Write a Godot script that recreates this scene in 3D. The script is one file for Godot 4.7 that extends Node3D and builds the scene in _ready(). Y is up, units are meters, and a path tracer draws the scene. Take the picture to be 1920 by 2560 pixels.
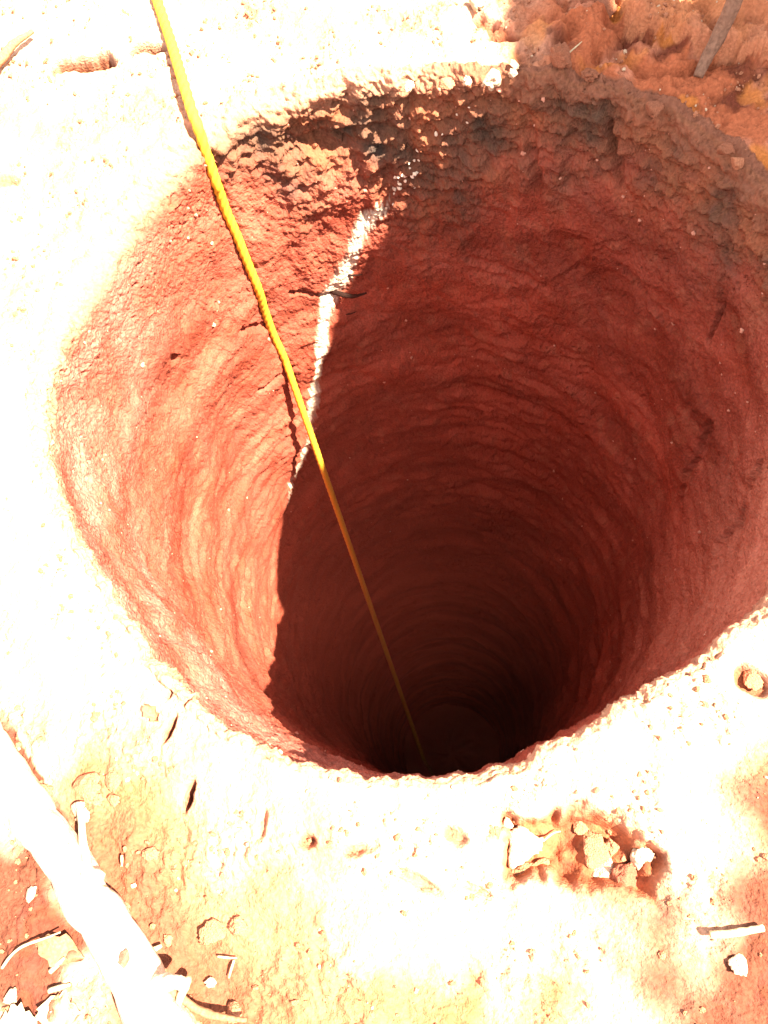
extends Node3D

const NT := 1600            # columns round the well
var rng := RandomNumberGenerator.new()
var n_low := FastNoiseLite.new()
var n_mid := FastNoiseLite.new()
var n_fine := FastNoiseLite.new()
var n_cell := FastNoiseLite.new()
var n_dig := FastNoiseLite.new()
var n_pit := FastNoiseLite.new()
var n_col := FastNoiseLite.new()
var rim_r := PackedFloat32Array()     # radius of the mouth by column
var rim_lip := PackedFloat32Array()   # rounding of the lip by column
var stone_mat := {}

# ---------------------------------------------------------------- helpers
func noise_of(n: FastNoiseLite, sd: int, kind: int, freq: float, octaves := 1) -> void:
	n.seed = sd
	n.noise_type = kind
	n.frequency = freq
	if octaves > 1:
		n.fractal_type = FastNoiseLite.FRACTAL_FBM
		n.fractal_octaves = octaves
		n.fractal_gain = 0.55
	else:
		n.fractal_type = FastNoiseLite.FRACTAL_NONE

func tag(o: Node, label := "", category := "", group := "", kind := "") -> Node:
	if label: o.set_meta("label", label)
	if category: o.set_meta("category", category)
	if group: o.set_meta("group", group)
	if kind: o.set_meta("kind", kind)
	return o

func thing(called: String, label: String, category: String, at := Vector3.ZERO, group := "") -> Node3D:
	var o := Node3D.new()
	o.name = numbered(called)
	add_child(o, true)
	o.position = at
	tag(o, label, category, group)
	return o

var taken := {}
func numbered(called: String) -> String:
	if not taken.has(called):
		taken[called] = 0
		return called
	taken[called] += 1
	return "%s_%03d" % [called, taken[called]]

func put(called: String, m: Mesh, mat: Material, parent: Node = null) -> MeshInstance3D:
	var o := MeshInstance3D.new()
	o.mesh = m
	o.material_override = mat
	if parent == null:
		o.name = numbered(called)
		add_child(o, true)
	else:
		var k := 0
		var nm := called
		while parent.has_node(nm):
			k += 1
			nm = "%s_%03d" % [called, k]
		o.name = nm
		parent.add_child(o, true)
	return o

func sst(a: float, b: float, x: float) -> float:
	return smoothstep(a, b, x)

# a tube along points with radii; lobes twist the section (a laid rope), rough makes bark
func tube(pts: PackedVector3Array, radii: PackedFloat32Array, sides := 12, rough := 0.0, sd := 1, lobes := 0, lobe_depth := 0.0, pitch := 0.05, cap := true) -> ArrayMesh:
	var nz := FastNoiseLite.new()
	noise_of(nz, sd, FastNoiseLite.TYPE_SIMPLEX, 1.0, 3)
	var v := PackedVector3Array()
	var nn := PackedVector3Array()
	var ix := PackedInt32Array()
	var n := pts.size()
	var ref := Vector3(0.31, 0.2, 0.93)
	var along := 0.0
	var x := Vector3.ZERO
	for i in n:
		var t: Vector3 = (pts[mini(i + 1, n - 1)] - pts[maxi(i - 1, 0)]).normalized()
		if i == 0:
			x = (ref - t * ref.dot(t)).normalized()
		else:
			x = (x - t * x.dot(t)).normalized()
			along += pts[i].distance_to(pts[i - 1])
		var y := t.cross(x)
		for k in sides:
			var a := TAU * k / sides
			var d := x * cos(a) + y * sin(a)
			var r := radii[i]
			if lobes > 0:
				var ph := lobes * (a - TAU * along / pitch)
				r *= 1.0 - lobe_depth * (1.0 - absf(cos(ph * 0.5)))
			if rough > 0.0:
				var q := Vector3(cos(a) * 1.3, sin(a) * 1.3, along / maxf(radii[i], 0.001) * 0.35)
				r *= 1.0 + rough * nz.get_noise_3dv(q)
			v.append(pts[i] + d * r)
			nn.append(d)
	for i in n - 1:
		for k in sides:
			var a0 := i * sides + k
			var b0 := i * sides + (k + 1) % sides
			var c0 := a0 + sides
			var d0 := b0 + sides
			ix.append_array([a0, c0, b0, b0, c0, d0])
	if cap:
		for e in [0, n - 1]:
			var c := v.size()
			v.append(pts[e])
			nn.append(((pts[0] - pts[1]) if e == 0 else (pts[n - 1] - pts[n - 2])).normalized())
			for k in sides:
				var p0: int = e * sides + k
				var p1: int = e * sides + (k + 1) % sides
				if e == 0: ix.append_array([c, p0, p1])
				else: ix.append_array([c, p1, p0])
	return finish(v, ix)

func finish(v: PackedVector3Array, ix: PackedInt32Array, col := PackedColorArray(), flat := false) -> ArrayMesh:
	var arr := []
	arr.resize(Mesh.ARRAY_MAX)
	if flat:
		var v2 := PackedVector3Array()
		var n2 := PackedVector3Array()
		for t in ix.size() / 3:
			var a := v[ix[t * 3]]; var b := v[ix[t * 3 + 1]]; var c := v[ix[t * 3 + 2]]
			var nn := (c - a).cross(b - a).normalized()
			for p in [a, b, c]:
				v2.append(p); n2.append(nn)
		arr[Mesh.ARRAY_VERTEX] = v2
		arr[Mesh.ARRAY_NORMAL] = n2
	else:
		var n := PackedVector3Array()
		n.resize(v.size())
		for t in ix.size() / 3:
			var i0 := ix[t * 3]; var i1 := ix[t * 3 + 1]; var i2 := ix[t * 3 + 2]
			var nn := (v[i2] - v[i0]).cross(v[i1] - v[i0])
			n[i0] += nn; n[i1] += nn; n[i2] += nn
		for i in n.size():
			n[i] = n[i].normalized()
		arr[Mesh.ARRAY_VERTEX] = v
		arr[Mesh.ARRAY_NORMAL] = n
		arr[Mesh.ARRAY_INDEX] = ix
		if col.size(): arr[Mesh.ARRAY_COLOR] = col
	var m := ArrayMesh.new()
	m.add_surface_from_arrays(Mesh.PRIMITIVE_TRIANGLES, arr)
	return m

# a smooth path through control points (x, y, z) with a radius each
func path(ctrl: Array, radii: Array, step: float, wob := 0.0, sd := 3) -> Array:
	var c := Curve3D.new()
	for i in ctrl.size():
		var p: Vector3 = ctrl[i]
		var a: Vector3 = ctrl[maxi(i - 1, 0)]
		var b: Vector3 = ctrl[mini(i + 1, ctrl.size() - 1)]
		var h := (b - a) / 6.0
		c.add_point(p, -h, h)
	c.bake_interval = step * 0.5
	var L := c.get_baked_length()
	var n := maxi(3, int(L / step))
	var pts := PackedVector3Array()
	var rr := PackedFloat32Array()
	var nz := FastNoiseLite.new()
	noise_of(nz, sd, FastNoiseLite.TYPE_SIMPLEX, 1.0, 2)
	for i in n + 1:
		var f := float(i) / n
		var p := c.sample_baked(L * f, true)
		if wob > 0.0:
			p += Vector3(nz.get_noise_1d(f * L * 9.0), nz.get_noise_1d(f * L * 9.0 + 50.0) * 0.4, nz.get_noise_1d(f * L * 9.0 + 90.0)) * wob
		pts.append(p)
		var u := f * (radii.size() - 1)
		var k := mini(int(u), radii.size() - 2)
		rr.append(lerpf(radii[k], radii[k + 1], u - k))
	return [pts, rr]

# a rough lump of unit size: an icosphere pushed about by noise
func lump(sd: int, level := 2, rough := 0.35, angular := 0.25) -> ArrayMesh:
	var t := (1.0 + sqrt(5.0)) / 2.0
	var v := PackedVector3Array([Vector3(-1, t, 0), Vector3(1, t, 0), Vector3(-1, -t, 0), Vector3(1, -t, 0), Vector3(0, -1, t), Vector3(0, 1, t), Vector3(0, -1, -t), Vector3(0, 1, -t), Vector3(t, 0, -1), Vector3(t, 0, 1), Vector3(-t, 0, -1), Vector3(-t, 0, 1)])
	var ix := PackedInt32Array([0, 11, 5, 0, 5, 1, 0, 1, 7, 0, 7, 10, 0, 10, 11, 1, 5, 9, 5, 11, 4, 11, 10, 2, 10, 7, 6, 7, 1, 8, 3, 9, 4, 3, 4, 2, 3, 2, 6, 3, 6, 8, 3, 8, 9, 4, 9, 5, 2, 4, 11, 6, 2, 10, 8, 6, 7, 9, 8, 1])
	for l in level:
		var mids := {}
		var out := PackedInt32Array()
		for f in ix.size() / 3:
			var m := []
			for e in 3:
				var a := ix[f * 3 + e]
				var b := ix[f * 3 + (e + 1) % 3]
				var key := mini(a, b) * 100000 + maxi(a, b)
				if not mids.has(key):
					mids[key] = v.size()
					v.append((v[a] + v[b]) * 0.5)
				m.append(mids[key])
			out.append_array([ix[f * 3], m[0], m[2], ix[f * 3 + 1], m[1], m[0], ix[f * 3 + 2], m[2], m[1], m[0], m[1], m[2]])
		ix = out
	var nz := FastNoiseLite.new()
	noise_of(nz, sd, FastNoiseLite.TYPE_SIMPLEX, 0.9, 3)
	var r2 := RandomNumberGenerator.new()
	r2.seed = sd * 77 + 5
	var planes := []
	for k in 7:
		planes.append([Vector3(r2.randfn(), r2.randfn(), r2.randfn()).normalized(), r2.randf_range(0.55, 0.85)])
	for i in v.size():
		var d := v[i].normalized()
		var r := 1.0 + rough * nz.get_noise_3dv(d * 1.6)
		for p in planes:
			var c: float = d.dot(p[0])
			if c > 0.05 and r * c > p[1]:
				r = lerpf(r, p[1] / c, minf(1.0, angular * 3.0))
		v[i] = d * r
	for k in ix.size() / 3:   # clockwise from outside
		var s := ix[k * 3 + 1]
		ix[k * 3 + 1] = ix[k * 3 + 2]
		ix[k * 3 + 2] = s
	return finish(v, ix)

func matte(lin: Color, rough := 0.95, tex: Texture2D = null, scale := 4.0, bump: Texture2D = null, bump_cm := 0.1) -> StandardMaterial3D:
	var m := StandardMaterial3D.new()
	m.albedo_color = lin.linear_to_srgb()
	m.roughness = rough
	m.metallic_specular = 0.2
	if tex:
		m.albedo_texture = tex
	if bump:
		m.heightmap_enabled = true
		m.heightmap_texture = bump
		m.heightmap_scale = bump_cm
	if tex or bump:
		m.uv1_triplanar = true
		m.uv1_world_triplanar = true
		m.uv1_scale = Vector3.ONE * scale
	return m

func noise_tex(sd: int, freq: float, octaves: int, lo: float, hi: float, kind := FastNoiseLite.TYPE_SIMPLEX, side := 1024) -> NoiseTexture2D:
	var n := FastNoiseLite.new()
	noise_of(n, sd, kind, freq, octaves)
	var t := NoiseTexture2D.new()
	t.width = side
	t.height = side
	t.seamless = true
	t.noise = n
	var g := Gradient.new()
	g.set_color(0, Color(lo, lo, lo))
	g.set_color(1, Color(hi, hi, hi))
	t.color_ramp = g
	return t

# ---------------------------------------------------------------- the lie of the land
func poly_sdf(p: Vector2, poly: PackedVector2Array) -> float:
	var d := 1e9
	for i in poly.size():
		var q := Geometry2D.get_closest_point_to_segment(p, poly[i], poly[(i + 1) % poly.size()])
		d = minf(d, p.distance_to(q))
	return -d if Geometry2D.is_point_in_polygon(p, poly) else d

var hollow := PackedVector2Array([Vector2(0.057, 0.685), Vector2(0.087, 0.664), Vector2(0.136, 0.66), Vector2(0.2, 0.657), Vector2(0.231, 0.668), Vector2(0.262, 0.704), Vector2(0.25, 0.729), Vector2(0.236, 0.748), Vector2(0.205, 0.749), Vector2(0.174, 0.739), Vector2(0.141, 0.735), Vector2(0.085, 0.742), Vector2(0.078, 0.709)])
var step_edge := PackedVector2Array([Vector2(0.37, -1.2), Vector2(0.372, -0.63), Vector2(0.406, -0.607), Vector2(0.443, -0.596), Vector2(0.481, -0.56), Vector2(0.542, -0.538), Vector2(0.62, -0.516), Vector2(1.3, -0.5), Vector2(1.3, -1.2)])
# dents in the ground: x, z, half length, half width, turn, depth
var dents := [
	[-0.655, -0.688, 0.066, 0.024, -0.05, 0.085], [-0.522, -0.71, 0.036, 0.014, -0.15, 0.06],
	[-0.307, 0.642, 0.005, 0.019, 0.25, 0.03], [-0.338, 0.56, 0.006, 0.03, 0.35, 0.02], [-0.345, 0.51, 0.006, 0.014, 0.2, 0.016],
	[0.398, 0.507, 0.03, 0.016, 0.5, 0.02], [-0.1, 0.70, 0.028, 0.009, -0.2, 0.014], [-0.155, 0.69, 0.012, 0.008, 0.0, 0.014],
	[0.02, 0.685, 0.02, 0.012, 0.4, 0.016], [-0.02, 0.735, 0.03, 0.008, 0.45, 0.014], [0.05, 0.745, 0.026, 0.006, 0.4, 0.012],
	[-0.21, 0.675, 0.008, 0.02, 0.1, 0.01], [0.13, -0.70, 0.05, 0.02, 0.5, 0.02], [0.16, -0.665, 0.04, 0.012, 0.1, 0.018],
	[-0.76, -0.42, 0.03, 0.012, 0.2, 0.014], [-0.7, -0.3, 0.03, 0.012, -0.4, 0.012],
]

func dent_depth(x: float, z: float) -> float:
	var h := 0.0
	for e in dents:
		var dx: float = x - e[0]
		var dz: float = z - e[1]
		if absf(dx) + absf(dz) < 0.12:
			var c := cos(e[4])
			var s := sin(e[4])
			var u: float = (dx * c + dz * s) / e[2]
			var w: float = (-dx * s + dz * c) / e[3]
			var q := sqrt(u * u + w * w) + n_mid.get_noise_2d(x * 0.8, z * 0.8) * 0.5
			h += e[5] * (1.0 - sst(0.45, 1.1, q))
	return h

# pick grooves and holes in the shaft wall: degrees, depth, degrees, depth, half width, how deep
var grooves := [
	[-23.0, 0.25, -21.9, 0.36, 0.006, 0.012], [-24.5, 0.2, -23.5, 0.26, 0.012, 0.008], [-57.5, 0.03, -50.8, 0.18, 0.012, 0.018], [-45.7, 0.386, -29.9, 0.43, 0.02, 0.014], [-70.2, 0.09, -66.5, 0.25, 0.012, 0.014],
	[-112.5, 0.095, -106.0, 0.125, 0.036, 0.03], [-157.0, 0.335, -156.0, 0.345, 0.013, 0.035], [-138.0, 0.48, -131.0, 0.56, 0.012, 0.012], [-123.0, 0.50, -113.0, 0.575, 0.008, 0.014],
	[-10.0, 0.5, -4.0, 0.75, 0.02, 0.016], [8.0, 0.3, 14.0, 0.55, 0.016, 0.014], [-80.0, 0.5, -62.0, 0.54, 0.016, 0.010], [-140.0, 0.72, -128.0, 0.76, 0.010, 0.010],
]
func groove_depth(deg: float, depth: float) -> float:
	var out := 0.0
	for g in grooves:
		if deg < minf(g[0], g[2]) - 6.0 or deg > maxf(g[0], g[2]) + 6.0 or depth < g[1] - 0.07 or depth > g[3] + 0.07:
			continue
		var a := Vector2(g[0] * 0.01047, g[1])
		var b := Vector2(g[2] * 0.01047, g[3])
		var p := Vector2(deg * 0.01047, depth)
		var d: float = p.distance_to(Geometry2D.get_closest_point_to_segment(p, a, b)) / g[4]
		d += n_mid.get_noise_2d(deg * 0.02, depth * 1.6) * 0.5
		out += g[5] * (1.0 - sst(0.3, 1.15, d))
	return out

func ground_height(x: float, z: float) -> float:
	var h := n_low.get_noise_2d(x * 0.8, z * 0.8) * 0.022
	if x * x + z * z > 9.0:
		return h * 4.0
	if x > 0.2 and z < -0.4:
		var d := poly_sdf(Vector2(x, z), step_edge) + n_mid.get_noise_2d(x * 1.6, z * 1.6) * 0.014
		h += 0.036 * (1.0 - sst(-0.012, 0.006, d))
		h += 0.028 * sst(0.0, 0.3, absf(n_low.get_noise_2d(x * 1.9 + 5.0, z * 1.9))) * sst(0.18, 0.3, x) * sst(-0.45, -0.6, z)
	if z > 0.6 and x > -0.05 and x < 0.35:
		var d2 := poly_sdf(Vector2(x, z), hollow) + n_mid.get_noise_2d(x * 0.9, z * 0.9) * 0.022
		if d2 < 0.01:
			h -= 0.042 * (1.0 - sst(-0.02, 0.004, d2)) * (0.85 + 0.45 * n_mid.get_noise_2d(x * 0.8 + 9.0, z * 0.8))
	h -= dent_depth(x, z)
	return h

var sun_strip_th := [-152.0, -138.4, -130.6, -124.4, -120.9, -118.0, -115.4, -107.9, -104.6, -101.0, -96.5]  # course of the painted sun strip: degrees, depth, width
var sun_strip_d := [1.42, 1.24, 1.07, 0.93, 0.79, 0.705, 0.62, 0.51, 0.405, 0.355, 0.30]
var sun_strip_w := [0.0, 0.018, 0.026, 0.034, 0.040, 0.042, 0.036, 0.036, 0.030, 0.020, 0.0]

func lookup(xs: Array, ys: Array, x: float) -> float:
	if x <= xs[0]: return ys[0]
	for i in xs.size() - 1:
		if x < xs[i + 1]:
			return lerpf(ys[i], ys[i + 1], (x - xs[i]) / (xs[i + 1] - xs[i]))
	return ys[-1]

func build_earth(mat: Material, wall_mat: Material) -> void:
	# mouth of the well as measured, every few degrees
	var ths := [-180.0, -165.0, -144.0, -124.0, -107.0, -90.0, -76.0, -66.0, -52.0, -35.0, -20.0, 0.0, 20.0, 43.0, 55.0, 68.0, 78.0, 90.0, 107.0, 120.0, 139.0, 153.0, 169.0, 180.0]
	var rs := [0.598, 0.577, 0.592, 0.626, 0.608, 0.592, 0.584, 0.597, 0.615, 0.611, 0.605, 0.6, 0.6, 0.59, 0.577, 0.58, 0.605, 0.620, 0.624, 0.611, 0.580, 0.588, 0.604, 0.598]
	var lx := [-180.0, -165.0, -140.0, -118.0, -95.0, -60.0, -20.0, 10.0, 40.0, 150.0, 168.0, 180.0]
	var ly := [0.03, 0.05, 0.06, 0.05, 0.022, 0.03, 0.04, 0.03, 0.012, 0.012, 0.02, 0.03]
	var cs := PackedFloat32Array()
	var sn := PackedFloat32Array()
	var sd_d := PackedFloat32Array()
	var sd_w := PackedFloat32Array()
	var soil := PackedFloat32Array()   # thickness of the grey crumbly topsoil
	var hrim := PackedFloat32Array()
	var udr := PackedFloat32Array()    # undercut below the rim
	var degs := PackedFloat32Array()
	for i in NT:
		var deg := -180.0 + 360.0 * i / NT
		var a := deg_to_rad(deg)
		cs.append(cos(a)); sn.append(sin(a))
		var r := 0.0
		for o in [-6.0, -3.0, 0.0, 3.0, 6.0]:
			r += lookup(ths, rs, wrapf(deg + o, -180.0, 180.0)) * 0.2
		r += n_mid.get_noise_2d(cos(a) * 0.6, sin(a) * 0.6) * 0.008
		rim_r.append(r)
		rim_lip.append(lookup(lx, ly, deg))
		sd_d.append(lookup(sun_strip_th, sun_strip_d, deg) + n_mid.get_noise_1d(deg * 0.05) * 0.03)
		degs.append(deg)
		udr.append(lookup([-128.0, -120.0, -108.0, -96.0, -88.0], [0.0, 0.006, 0.008, 0.004, 0.0], deg) * (1.0 + 0.5 * n_mid.get_noise_1d(deg * 0.01)))
		sd_w.append(lookup(sun_strip_th, sun_strip_w, deg))
		soil.append(lookup([-180.0, -135.0, -112.0, -92.0, -60.0, -20.0, 20.0, 60.0], [0.0, 0.02, 0.22, 0.30, 0.17, 0.12, 0.03, 0.0], deg) * (1.0 + 0.5 * n_low.get_noise_1d(deg * 0.02)))
		hrim.append(ground_height(cos(a) * (r + 0.03), sin(a) * (r + 0.03)))
	# rows: outermost ground first, then the lip, then down the shaft
	var rows := []
	var s := 60.0
	while s > 0.9:
		rows.append([0, s])
		s *= 0.72
	s = 0.76
	while s > 0.001:
		rows.append([0, s])
		s -= 0.0032 if s < 0.45 else 0.0055
	for k in 15:
		rows.append([1, PI * 0.5 + PI * 0.5 * k / 15.0])
	var first_wall := rows.size()
	var dep := 0.0
	while dep < 9.2:
		rows.append([2, dep])
		dep += 0.0031 + 0.0052 * dep
	var NR := rows.size()
	var v := PackedVector3Array()
	v.resize(NR * NT)
	var col := PackedColorArray()
	col.resize(NR * NT)
	var pale := Color(0.55, 0.31, 0.20)
	var red := Color(0.40, 0.115, 0.052)
	var dark_soil := Color(0.13, 0.035, 0.021)  # dark red soil tone; also carries the shade painted into the dents
	var ochre := Color(0.52, 0.17, 0.045)
	var clay := Color(0.285, 0.053, 0.029)
	var clay2 := Color(0.37, 0.090, 0.056)
	var grey := Color(0.14, 0.066, 0.042)
	var at := 0
	for j in NR:
		var kind: int = rows[j][0]
		var q: float = rows[j][1]
		for i in NT:
			var c := cs[i]
			var w := sn[i]
			var R := rim_r[i]
			var lip := rim_lip[i]
			var p: Vector3
			var n: Vector3
			var k := Color()
			var d := 0.0
			if kind == 0:
				var r := R + lip + q
				p = Vector3(r * c, 0.0, r * w)
				n = Vector3.UP
				p.y = ground_height(p.x, p.z) if q < 3.0 else 0.0
				var near := 1.0 - sst(0.9, 2.5, q)
				if near > 0.0:
					var crumb := sst(-0.15, 0.35, n_col.get_noise_2d(p.x * 1.7 + 40.0, p.z * 1.7))
					d = n_mid.get_noise_2d(p.x, p.z) * 0.007 + n_fine.get_noise_2d(p.x, p.z) * (0.0012 + 0.0036 * crumb)
					d += crumb * 0.009 * (-n_cell.get_noise_2d(p.x, p.z) - 0.4) * sst(0.03, 0.12, q)
					if p.x > 0.0 and p.z > 0.6 and p.y < -0.015:
						d += n_mid.get_noise_2d(p.x * 1.3, p.z * 1.3) * 0.008 - d * 0.7
					if p.x > 0.18 and p.z < -0.4:
						d += 0.006 * n_pit.get_noise_2d(p.x * 1.3, p.z * 1.3) + 0.003 * (-n_cell.get_noise_2d(p.x * 0.9 + 0.02 * n_mid.get_noise_2d(p.x, p.z), p.z * 0.9) - 0.4)
					var edge := 1.0 - sst(0.0, 0.09, q)
					d += edge * (0.004 * (-n_cell.get_noise_3d(p.x * 0.5, 3.0, p.z * 0.5) - 0.5) + 0.004 * n_mid.get_noise_3d(p.x * 0.6, 8.0, p.z * 0.6))
					d *= near
				# soil colours
				var m := 0.5 + 0.6 * n_col.get_noise_2d(p.x * 0.6, p.z * 0.6) + 0.5 * n_mid.get_noise_2d(p.x * 0.5 + 7.0, p.z * 0.5)
				k = red.lerp(pale, clampf(0.5 + (m - 0.35) * 1.6, 0.0, 1.0))
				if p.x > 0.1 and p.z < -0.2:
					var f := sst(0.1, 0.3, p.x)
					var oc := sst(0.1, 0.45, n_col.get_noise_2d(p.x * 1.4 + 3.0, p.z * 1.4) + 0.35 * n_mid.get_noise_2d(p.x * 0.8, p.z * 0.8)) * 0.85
					k = k.lerp(red.lerp(dark_soil, 0.85 * sst(0.05, 0.4, n_col.get_noise_2d(p.x * 1.1 + 60.0, p.z * 1.6))).lerp(Color(0.50, 0.19, 0.11), 0.8 * sst(0.1, 0.4, n_mid.get_noise_2d(p.x * 0.4 + 70.0, p.z * 0.4))).lerp(ochre, oc), f)
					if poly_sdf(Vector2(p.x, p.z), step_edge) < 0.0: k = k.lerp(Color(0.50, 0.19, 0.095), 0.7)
				if q < 0.25 and p.z > 0.0:
					k = k.lerp(pale, 1.0 - sst(0.05, 0.17, q + n_col.get_noise_2d(p.x * 1.5, p.z * 1.5) * 0.08))
				if p.z < 0.2 and p.x < 0.15: k = k.lerp(pale, 0.5)
				if p.z > 0.45:
					# along the branch: darker red soil both sides, weaker in patches
					var al := Vector2(p.x + 0.52, p.z - 0.595).dot(Vector2(0.650, 0.760))
					var ac := Vector2(p.x + 0.52, p.z - 0.595).dot(Vector2(0.760, -0.650))
					var soil_patch := n_col.get_noise_2d(p.x * 1.3 + 8.0, p.z * 1.3)
					if ac < 0.0:
						k = k.lerp(dark_soil, clampf(0.95 - 2.2 * maxf(0.0, soil_patch + al * 0.5), 0.15, 1.0))
					else:
						k = k.lerp(red, 0.8 * (1.0 - sst(0.12, 0.26, ac + soil_patch * 0.1)) * sst(0.0, 0.15, al))
						k = k.lerp(dark_soil, 0.62 * (1.0 - sst(0.025, 0.10, ac + soil_patch * 0.06)) * sst(0.02, 0.14, al))
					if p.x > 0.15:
						k = k.lerp(dark_soil, 0.93 * sst(0.20, 0.32, p.x + soil_patch * 0.12 - maxf(0.0, 0.74 - p.z) * 1.1))
					if p.x > -0.02 and p.x < 0.32:
						var hd := poly_sdf(Vector2(p.x, p.z), hollow) + n_mid.get_noise_2d(p.x * 0.9, p.z * 0.9) * 0.022
						if hd < 0.012: k = k.lerp(red.lerp(dark_soil, clampf(0.12 + 1.0 * n_mid.get_noise_2d(p.x * 1.2 + 30.0, p.z * 1.2), 0.0, 1.0)), 1.0 - sst(-0.012, 0.01, hd))
				if q < 0.6 and p.z * p.z > 0.05:
					k = k.lerp(dark_soil.lerp(red, 0.4), 0.9 * sst(0.006, 0.02, dent_depth(p.x, p.z)))  # dents darkened: their shade is painted into the soil colour
			else:
				var depth := 0.0
				var r2 := R
				if kind == 1:
					var cf := cos(q)
					var sf := sin(q)
					r2 = R + lip + lip * cf
					depth = lip - lip * sf
					n = Vector3(c * cf, sf, w * cf)
				else:
					depth = lip + q
					n = Vector3(-c, 0.0, -w)
					r2 = lerpf(R, 0.6, sst(0.0, 0.9, depth))
				if depth < 1.0:
					var rg := (degs[i] + 130.2) * 0.0105 / 0.011
					if absf(rg) < 3.0: r2 += 0.010 * exp(-rg * rg)
				if udr[i] > 0.0 and depth < 0.3:
					r2 += udr[i] * sst(0.015, 0.05, depth) * (1.0 - sst(0.08, 0.28, depth))
				p = Vector3(r2 * c, hrim[i] * (1.0 - sst(0.0, 0.4, depth)) - depth, r2 * w)
				var top := 1.0 - sst(soil[i] * 0.35, soil[i] * 1.7 + 0.02, depth + n_mid.get_noise_3d(p.x * 0.5, p.y * 0.8, p.z * 0.5) * 0.07)
				var lp := 1.0 - sst(0.0, 0.06, depth)
				var far := minf(depth, 3.0)
				# dug wall: broad dishing, level pick scars, crumbs
				d = n_low.get_noise_3d(p.x, p.y * 1.3, p.z) * 0.026 * sst(0.0, 0.3, depth)
				d += n_dig.get_noise_3d(p.x * 0.7, p.y * 2.6, p.z * 0.7) * (0.0016 + 0.0055 * far) * (0.5 + sst(-0.2, 0.3, n_low.get_noise_3d(p.x, p.y * 0.7 + 9.0, p.z))) * sst(0.05, 0.8, depth)
				d += n_mid.get_noise_3d(p.x, p.y, p.z) * (0.0042 + 0.008 * top)
				if depth < 3.0:
					d += n_fine.get_noise_3d(p.x, p.y * 1.3, p.z) * (0.0034 + 0.002 * top)
					var pit := n_pit.get_noise_3d(p.x * 1.6, p.y * 3.6, p.z * 1.6)
					d -= 0.006 * sst(0.42, 0.7, pit) * sst(-0.2, 0.4, n_col.get_noise_3d(p.x * 1.2 + 5.0, p.y * 1.2, p.z * 1.2))
				if depth < 5.0:
					# overlapping pick scallops
					var wx := 0.05 * n_low.get_noise_3d(p.x * 1.7, p.y * 1.7 + 4.0, p.z * 1.7)
					d += (0.006 + 0.005 * sst(-0.6, 0.2, c)) * sst(0.1, 0.4, depth) * (n_cell.get_noise_3d(p.x * 0.2 + wx, p.y * 0.36 + wx, p.z * 0.2) + 0.5)
					d += 0.006 * (n_cell.get_noise_3d(p.x * 0.44 - wx, p.y * 0.62 + wx, p.z * 0.44 + 3.0) + 0.5) * sst(0.05, 0.3, depth)
				if depth < 0.85:
					d -= groove_depth(degs[i], depth)
				if top > 0.0 or lp > 0.0:
					d += (0.011 * top * sst(0.0, 0.05, depth) + 0.002 * lp) * (-n_cell.get_noise_3d(p.x * 0.42 + d, p.y * 0.6, p.z * 0.42) - 0.5) + lp * (0.004 * n_mid.get_noise_3d(p.x * 0.6, p.y * 0.6 + 8.0, p.z * 0.6) + 0.0025 * n_fine.get_noise_3d(p.x * 0.7, p.y, p.z * 0.7))
					d += 0.016 * top * sst(0.0, 0.05, depth) * n_pit.get_noise_3d(p.x * 0.7, p.y * 1.4, p.z * 0.7)
				var m2 := 0.5 + 0.7 * n_col.get_noise_3d(p.x, p.y * 1.5, p.z) + 0.35 * n_mid.get_noise_3d(p.x * 0.7, p.y, p.z * 0.7)
				k = clay.lerp(clay2, clampf(m2, 0.0, 1.0)).lerp(Color(0.58, 0.105, 0.052), sst(1.0, 3.5, depth))  # colour brightens with depth: light painted in for the lower shaft
				var band := n_low.get_noise_3d(p.x * 0.25 + 12.0, p.y * 1.6, p.z * 0.25)
				k = k * (1.0 + 0.4 * band + 0.25 * n_col.get_noise_3d(p.x * 0.5, p.y * 0.8 + 77.0, p.z * 0.5))
				k = k.lerp(Color(0.46, 0.17, 0.095), 0.22 * sst(0.2, 0.5, n_col.get_noise_3d(p.x * 2.6 + 20.0, p.y * 2.6, p.z * 2.6)) * (1.0 - sst(1.5, 3.0, depth)))
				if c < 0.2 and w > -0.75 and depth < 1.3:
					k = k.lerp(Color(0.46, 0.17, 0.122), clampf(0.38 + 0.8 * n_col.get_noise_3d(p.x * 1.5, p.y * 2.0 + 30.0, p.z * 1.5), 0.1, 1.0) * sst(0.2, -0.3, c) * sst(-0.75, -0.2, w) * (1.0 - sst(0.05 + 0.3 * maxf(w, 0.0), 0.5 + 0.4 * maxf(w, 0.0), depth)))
				k = k.lerp(Color(0.56, 0.185, 0.115), 0.95 * sst(0.55, 0.95, c) * sst(-0.2, 0.5, w) * (1.0 - sst(0.6, 1.8, depth)))  # right near wall lightened: bounce light painted into the clay
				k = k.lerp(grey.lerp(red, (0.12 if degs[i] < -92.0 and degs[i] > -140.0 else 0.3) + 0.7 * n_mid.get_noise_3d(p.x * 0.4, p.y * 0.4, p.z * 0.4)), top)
				k = k.lerp(red.lerp(pale, 0.6).lerp(Color(0.25, 0.095, 0.055), sst(-0.1, 0.2, c) * sst(0.2, -0.2, w)), lp)
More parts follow.
